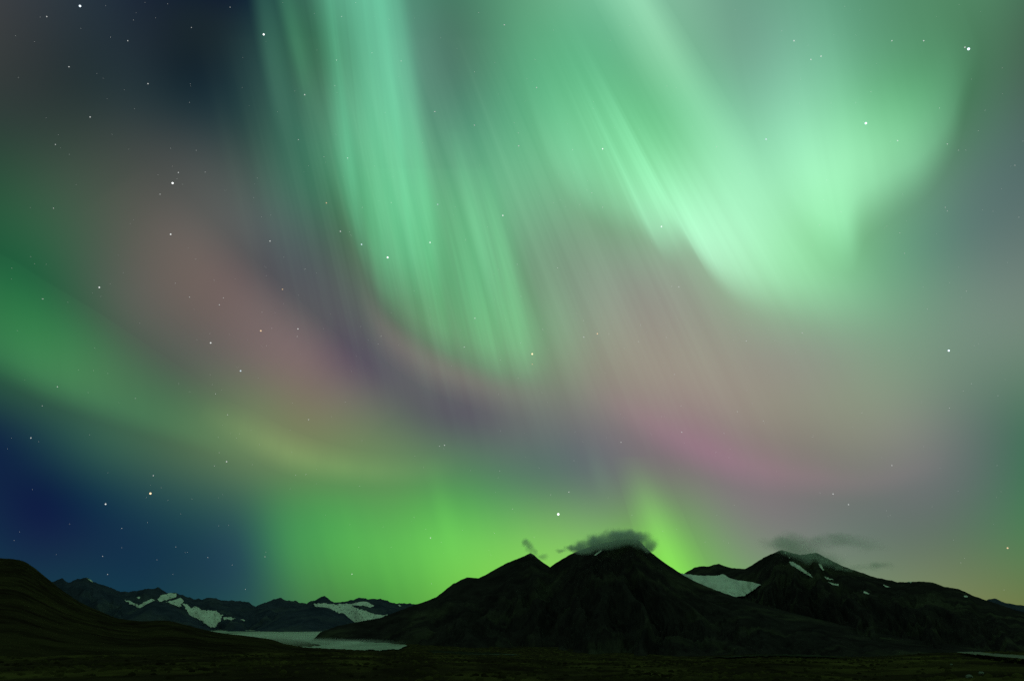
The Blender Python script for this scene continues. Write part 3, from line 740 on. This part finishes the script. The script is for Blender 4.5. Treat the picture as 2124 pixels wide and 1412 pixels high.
aurora('aurora_curtain', 'tall teal-green aurora column falling from the top edge',
       [(545, 330), (600, 330), (690, 440), (725, 520), (765, 625), (805, 690), (865, 690), (925, 670), (970, 600)],
       xs([500, 540, 600, 645, 682, 722, 768, 808, 838], -120), (0.07, 0.33, 0.18),
       [(0, 0), (.06, .05), (.16, .07), (.27, .14), (.36, .40), (.44, .70), (.52, .85), (.60, .68), (.70, .92), (.80, 1.0), (.88, .6), (.95, .15), (1, 0)],
       [(0, 0), (.05, .15), (.13, .60), (.26, .95), (.5, 1), (.75, .9), (1, .8)], (9, 0.15))
aurora('aurora_curtain', 'fan of fine green rays ending in a ragged fringe under the column',
       [(770, 620), (830, 695), (880, 735), (940, 775), (1000, 805), (1060, 820), (1115, 820), (1175, 800)],
       [(725, 340), (765, 340), (805, 340), (850, 340), (900, 340), (955, 340), (1000, 340), (1055, 340)], (0.05, 0.26, 0.10),
       [(0, 0), (.1, .40), (.2, .35), (.28, .5), (.36, .8), (.44, .65), (.54, .45), (.6, .85), (.66, .9), (.74, .5), (.82, .8), (.9, .5), (1, 0)],
       [(0, 0), (.06, .25), (.16, .7), (.4, 1), (.7, .5), (1, 0)], (12, 0.30))
aurora('aurora_curtain', 'broad bright mint aurora curtain with a serrated lower border',
       [(1120, 330), (1200, 460), (1290, 512), (1350, 528), (1405, 575), (1450, 555), (1500, 620), (1570, 675), (1650, 700), (1740, 720), (1830, 725), (1920, 715)],
       xs([1000, 1015, 1040, 1060, 1075, 1092, 1112, 1140, 1185, 1265, 1380, 1520], -120), (0.20, 0.52, 0.33),
       [(0, 0), (.09, .30), (.18, .42), (.27, .55), (.345, .95), (.40, .75), (.46, 1.0), (.53, .95), (.58, 1.0), (.64, .8), (.73, .55), (.82, .4), (.91, .2), (1, 0)],
       [(0, 0), (.04, .25), (.09, .72), (.17, 1), (.30, .75), (.46, .28), (.62, .06), (.8, 0), (1, 0)], (11, 0.20))
aurora('aurora_curtain', 'bright mint fold of aurora curving up to the top right',
       [(1590, 450), (1660, 510), (1720, 565), (1770, 580), (1800, 510), (1860, 465), (1930, 415), (1985, 330), (2010, 230), (2050, 100)],
       xs([1480, 1540, 1600, 1650, 1700, 1760, 1820, 1870, 1920, 1980], -80), (0.19, 0.50, 0.30),
       [(0, 0), (.1, .30), (.22, .75), (.33, .85), (.45, .78), (.6, .72), (.75, .5), (.9, .2), (1, 0)],
       [(0, 0), (.07, .3), (.15, .8), (.3, 1), (.5, .6), (.75, .35), (1, .2)], (6, 0.06))
aurora('aurora_curtain', 'pale diagonal streak of aurora from the top edge into the broad curtain',
       [(1395, 330), (1470, 400), (1540, 440), (1600, 450), (1650, 420)], xs([1165, 1205, 1240, 1275, 1310], -120), (0.09, 0.17, 0.11),
       [(0, 0), (.25, .5), (.5, .95), (.7, 1), (.82, .7), (1, 0)], [(0, 0), (.2, .35), (.45, .9), (.7, 1), (1, .9)], (6, 0.12), nu=80)
aurora('aurora_veil', 'thin veil of faint fine rays across the middle of the sky',
       [(520, 720), (760, 900), (960, 980), (1200, 1040), (1450, 1080), (1700, 1080), (1980, 980)],
       [(380, 60), (570, 60), (730, 60), (880, 60), (1020, 60), (1190, 60), (1470, 60)], (0.022, 0.040, 0.026),
       [(0, 0), (.15, .6), (.35, 1), (.6, 1), (.8, .7), (1, 0)], [(0, 0), (.15, .35), (.4, 1), (.7, .8), (1, 0)], (24, 0.95), nu=200, group='aurora bands')
RAYS = [('thin dim green ray nearest the dark blue corner', [(572, 350), (640, 350)], [(500, -60), (585, -60)], (0.018, 0.060, 0.034)),
        ('thin green ray beside the tall column', [(635, 285), (690, 285)], [(552, -60), (618, -60)], (0.026, 0.105, 0.050)),
        ('slender ray along the outer edge of the tall column', [(915, 710), (970, 710)], [(825, 200), (868, 200)], (0.025, 0.11, 0.045)),
        ('slender green ray in the middle of the ray fan', [(1040, 800), (1095, 800)], [(922, 260), (960, 260)], (0.040, 0.165, 0.075)),
        ('slender green ray on the far side of the ray fan', [(1095, 815), (1155, 815)], [(980, 330), (1025, 330)], (0.032, 0.13, 0.055)),
        ('slender ray at the near edge of the ray fan', [(790, 690), (836, 690)], [(735, 380), (770, 380)], (0.018, 0.062, 0.027)),
        ('faint grey-green ray below the gap beside the ray fan', [(1170, 890), (1270, 890)], [(1075, 440), (1150, 440)], (0.016, 0.032, 0.017)),
        ('faint grey-green ray in the middle of the grey sky', [(1280, 860), (1390, 860)], [(1175, 500), (1250, 500)], (0.014, 0.026, 0.014)),
        ('soft ray standing in the lime-green glow', [(915, 1190), (1000, 1190)], [(870, 945), (925, 945)], (0.014, 0.060, 0.006)),
        ('short faint ray above the saddle of the twin peaks', [(1240, 1065), (1305, 1065)], [(1195, 900), (1245, 900)], (0.010, 0.030, 0.010))]
for label, b_, t_, c_ in RAYS:
    b3 = [b_[0], ((b_[0][0] + b_[1][0]) / 2, b_[0][1]), b_[1]]; t3 = [t_[0], ((t_[0][0] + t_[1][0]) / 2, t_[0][1]), t_[1]]
    top_v = [(.75, .9), (1, .8)] if t_[0][1] < 0 else [(.7, .55), (1, 0)]
    aurora('aurora_ray', label, b3, t3, c_, [(0, 0), (.15, .3), (.35, 1), (.6, .7), (.8, .3), (1, 0)], [(0, 0), (.12, .15), (.28, .5), (.5, 1)] + top_v, (2, 0.05), nu=24, group='aurora rays')
aurora('aurora_band', 'faint rosy fringe hugging the lower border of the green ray fan',
       [(735, 650), (785, 735), (860, 795), (950, 835), (1050, 865), (1170, 865)],
       [(745, 555), (800, 640), (870, 695), (960, 740), (1060, 775), (1170, 785)], (0.07, 0.025, 0.035),
       [(0, 0), (.15, .6), (.35, 1), (.55, .9), (.8, .5), (1, 0)], [(0, 0), (.3, .5), (.55, 1), (.8, .5), (1, 0)], (6, 0.1), group='aurora bands')
aurora('aurora_band', 'dusky magenta aurora fringe above the saddle and broad mountain',
       [(1200, 850), (1300, 905), (1420, 978), (1540, 1020), (1680, 1040), (1820, 1040), (1990, 985)],
       [(1190, 735), (1300, 780), (1420, 838), (1550, 893), (1680, 925), (1820, 940), (1985, 895)], (0.060, 0.010, 0.034),
       [(0, 0), (.2, .6), (.35, .95), (.5, 1), (.65, .7), (.85, .45), (1, 0)], [(0, 0), (.15, .35), (.35, .95), (.5, 1), (.72, .4), (1, 0)], (9, 0.15), group='aurora bands')
aurora('aurora_band', 'wide mauve-pink aurora band slanting down through the stars',
       [(120, 440), (250, 570), (400, 700), (520, 810), (620, 890), (740, 940)],
       [(300, 320), (420, 430), (540, 545), (660, 650), (760, 745), (860, 850)], (0.075, 0.046, 0.043),
       [(0, 0), (.25, .45), (.5, .8), (.7, 1), (.85, .6), (1, 0)], [(0, 0), (.2, .25), (.45, .85), (.65, 1), (.85, .5), (1, 0)], (6, 0.08), group='aurora bands')
aurora('aurora_band', 'smooth green aurora arc sloping in over the blue sky',
       [(-500, 650), (-150, 740), (0, 800), (100, 845), (200, 880), (320, 915), (450, 950), (560, 985)],
       [(-500, 390), (-150, 470), (0, 520), (100, 580), (200, 640), (320, 720), (450, 810), (560, 880)], (0.024, 0.115, 0.036),
       [(0, 0), (.15, .8), (.5, 1), (.7, .6), (.85, .3), (1, 0)], [(0, 0), (.08, .35), (.2, .9), (.4, 1), (.7, .6), (1, 0)], (5, 0.08), group='aurora bands')
aurora('aurora_band', 'short yellow-green aurora arc above the green horizon glow',
       [(390, 875), (490, 935), (590, 985), (700, 1008), (820, 1012), (960, 1000)],
       [(420, 815), (515, 845), (605, 890), (710, 925), (820, 940), (960, 935)], (0.052, 0.088, 0.022),
       [(0, 0), (.2, .6), (.38, 1), (.55, .9), (.78, .45), (1, 0)], [(0, 0), (.2, .4), (.45, 1), (.7, .6), (1, 0)], (9, 0.15), group='aurora bands')
aurora('aurora_band', 'vivid lime-green aurora glow low behind the twin peaks',
       xs([520, 600, 690, 785, 900, 1050, 1200, 1330, 1470], 1300), xs([440, 520, 610, 690, 820, 950, 1090, 1220, 1340], 950), (0.055, 0.27, 0.012),
       [(0, 0), (.07, .10), (.14, .34), (.22, .60), (.30, .78), (.4, .95), (.46, 1.0), (.6, .95), (.75, .75), (.9, .4), (1, 0)],
       [(0, .5), (.2, .8), (.38, 1), (.55, .8), (.75, .25), (.9, .03), (1, 0)], (7, 0.10), group='aurora bands')
aurora('aurora_ray', 'short lime-green aurora ray rising behind the slope of the tallest peak',
       xs([1350, 1398, 1442, 1500], 1235), xs([1265, 1296, 1325, 1362], 940), (0.09, 0.33, 0.03),
       [(0, 0), (.3, .7), (.5, 1), (.75, .4), (1, 0)], [(0, .8), (.25, 1), (.5, .8), (.75, .3), (1, 0)], (5, 0.1), nu=40, group='aurora bands')

# ------------------------------------------------------------------ stars
STAR_R = 900000.0
_sm = {}


def star_mat(c, s):
    key = (c, s)
    if key not in _sm:
        m, n, l = new_mat('starlight')
        m.cycles.emission_sampling = 'NONE'
        out, em = n.new('ShaderNodeOutputMaterial'), n.new('ShaderNodeEmission')
        em.inputs[0].default_value = (*c, 1); em.inputs[1].default_value = s
        l.new(em.outputs[0], out.inputs[0]); _sm[key] = m
    return _sm[key]


WHITE, BLUE, AMBER = (0.95, 1.0, 0.97), (0.75, 0.9, 1.0), (1.0, 0.72, 0.42)
_bm = bmesh.new(); bmesh.ops.create_icosphere(_bm, subdivisions=2, radius=1.0)
_star_mesh = bpy.data.meshes.new('star'); _bm.to_mesh(_star_mesh); _bm.free()
STARS = [
    (166, 13, 2.7, BLUE, 'bright white star near the top left corner'),
    (547, 72, 2.6, WHITE, 'bright white star on the outermost thin green ray'),
    (2009, 102, 3.3, BLUE, 'brightest bluish star at the top right'),
    (2001.5, 98.5, 1.7, WHITE, 'small companion star touching the brightest top right star'),
    (1796, 256, 3.0, BLUE, 'bright bluish star within the curving mint fold'),
    (358, 380, 2.7, WHITE, 'bright white star above the mauve band, upper of a vertical pair'),
    (354, 486, 2.0, WHITE, 'white star within the mauve band, lower of a vertical pair'),
    (1158, 1066, 3.6, WHITE, 'large bright white star just above the twin peaks'),
    (312, 1023, 2.7, AMBER, 'orange star low in the blue sky over the far range'),
    (219, 1045, 2.0, WHITE, 'small white star low in the blue sky beside the orange one'),
    (804, 534, 2.6, WHITE, 'bright white star in the dark gap of the green rays'),
    (750, 507, 2.1, BLUE, 'small star on the edge of the green column above the bright one'),
    (892, 503, 2.0, WHITE, 'small star in the brightest lower stretch of the green column'),
    (908, 424, 1.8, BLUE, 'faint bluish star at the outer edge of the green column'),
    (1372, 470, 2.2, WHITE, 'white star on the serrated border of the broad curtain'),
    (1250, 309, 2.0, WHITE, 'small white star high within the broad curtain'),
    (1043, 447, 2.0, WHITE, 'small white star in the gap between column and curtain'),
    (1104, 734, 2.6, AMBER, 'orange star at the foot of the green ray fan'),
    (1104, 755, 1.5, AMBER, 'tiny orange star right under the one at the ray fan'),
    (1239, 692, 2.0, AMBER, 'small orange star in the grey sky at the centre'),
    (1968, 727, 2.6, BLUE, 'bright bluish star alone in the grey sky beside the edge'),
    (541, 686, 2.3, AMBER, 'deep orange star within the mauve band'),
    (618, 682, 1.9, WHITE, 'small white star on the upper rim of the mauve band'),
    (437, 711, 2.1, WHITE, 'white star on the lower rim of the mauve band'),
    (499, 769, 2.2, BLUE, 'bluish star below the mauve band over the green arc'),
    (206, 596, 2.0, WHITE, 'small white star just above the green arc'),
    (470, 957, 1.9, WHITE, 'small white star under the yellow-green arc'),
    (586, 600, 1.8, AMBER, 'faint orange star above the mauve band'),
    (677, 421, 1.9, AMBER, 'faint orange star beside the green column'),
    (1589, 289, 2.0, BLUE, 'small bluish star between the curtain and the mint fold'),
    (1647, 85, 1.9, WHITE, 'small white star near the top edge above a close pair'),
    (1703, 117, 1.8, WHITE, 'right star of a close pair near the top edge'),
    (1682, 124, 1.6, WHITE, 'left star of a close pair near the top edge'),
    (2090, 1136, 2.0, AMBER, 'dim orange star low at the right over the far ridge'),
    (1728, 1024, 1.7, WHITE, 'faint star above the cloud on the broad mountain'),
    (893, 1115, 1.7, WHITE, 'faint star inside the lime-green glow'),
    (560, 500, 1.8, WHITE, 'faint white star in the grey gap before the green column'),
    (706, 480, 1.8, WHITE, 'faint white star at the dark flank of the green column'),
    (632, 197, 1.7, WHITE, 'faint star on the second thin green ray'),
    (922, 923, 1.6, WHITE, 'faint star in the dark lane above the glow'),
]
for (px, py, size, c, label) in STARS:
    o = bpy.data.objects.new('star', _star_mesh); COL.objects.link(o)
    o.location = direction(px, py) * STAR_R
    rad = size * 0.66 / F0 * STAR_R
    o.scale = (rad, rad, rad)
    if not _star_mesh.materials: _star_mesh.materials.append(star_mat(WHITE, 1.0))
    o.material_slots[0].link = 'OBJECT'; o.material_slots[0].material = star_mat(c, 1.6 if size > 2.4 else 0.9 if size > 1.95 else 0.6)
    tag(o, label, 'star', 'stars in the night sky')

# the countless faint stars between them, over the whole sky
FAINT = [(1076, 303), (984, 260), (902, 232), (1408, 595), (1862, 292), (1965, 299), (1916, 85), (1664, 690), (1548, 707), (832, 127), (721, 328), (332, 403), (307, 174), (187, 243),
         (115, 300), (143, 139), (393, 616), (455, 632), (111, 432), (64, 908), (119, 802), (1046, 52), (1113, 182), (985, 660), (963, 720), (472, 860), (318, 986), (89, 620),
         (1211, 699), (1288, 917), (1414, 896), (1760, 1046), (1850, 965), (619, 290), (698, 125), (1850, 85), (1250, 430), (1180, 1020), (640, 870), (730, 1190), (265, 85), (97, 35), (370, 358)]
rnd = np.random.RandomState(4)
dirs = [(direction(x, y), rnd.uniform(1.0, 1.5)) for x, y in FAINT]
for _ in range(9000):
    v = rnd.normal(size=3); v /= np.linalg.norm(v)
    if v[2] > 0.03: dirs.append((Vector(v), 0.42 + 0.5 * rnd.rand() ** 5))
ico = [Vector(v) for v in ((1, 0, 0), (-1, 0, 0), (0, 1, 0), (0, -1, 0), (0, 0, 1), (0, 0, -1))]
icf = [(0, 2, 4), (2, 1, 4), (1, 3, 4), (3, 0, 4), (2, 0, 5), (1, 2, 5), (3, 1, 5), (0, 3, 5)]
fv, ff = [], []
for d, size in dirs:
    k = len(fv); c = d * (STAR_R * 1.05); q = size / F0 * STAR_R
    fv += [c + a * q for a in ico]; ff += [tuple(k + t for t in f) for f in icf]
me = bpy.data.meshes.new('star_field'); me.from_pydata(fv, [], ff); me.materials.append(star_mat(WHITE, 0.55))
sf = bpy.data.objects.new('star_field', me); COL.objects.link(sf)
tag(sf, 'countless faint pinprick stars scattered over the whole night sky', 'stars', kind='stuff')
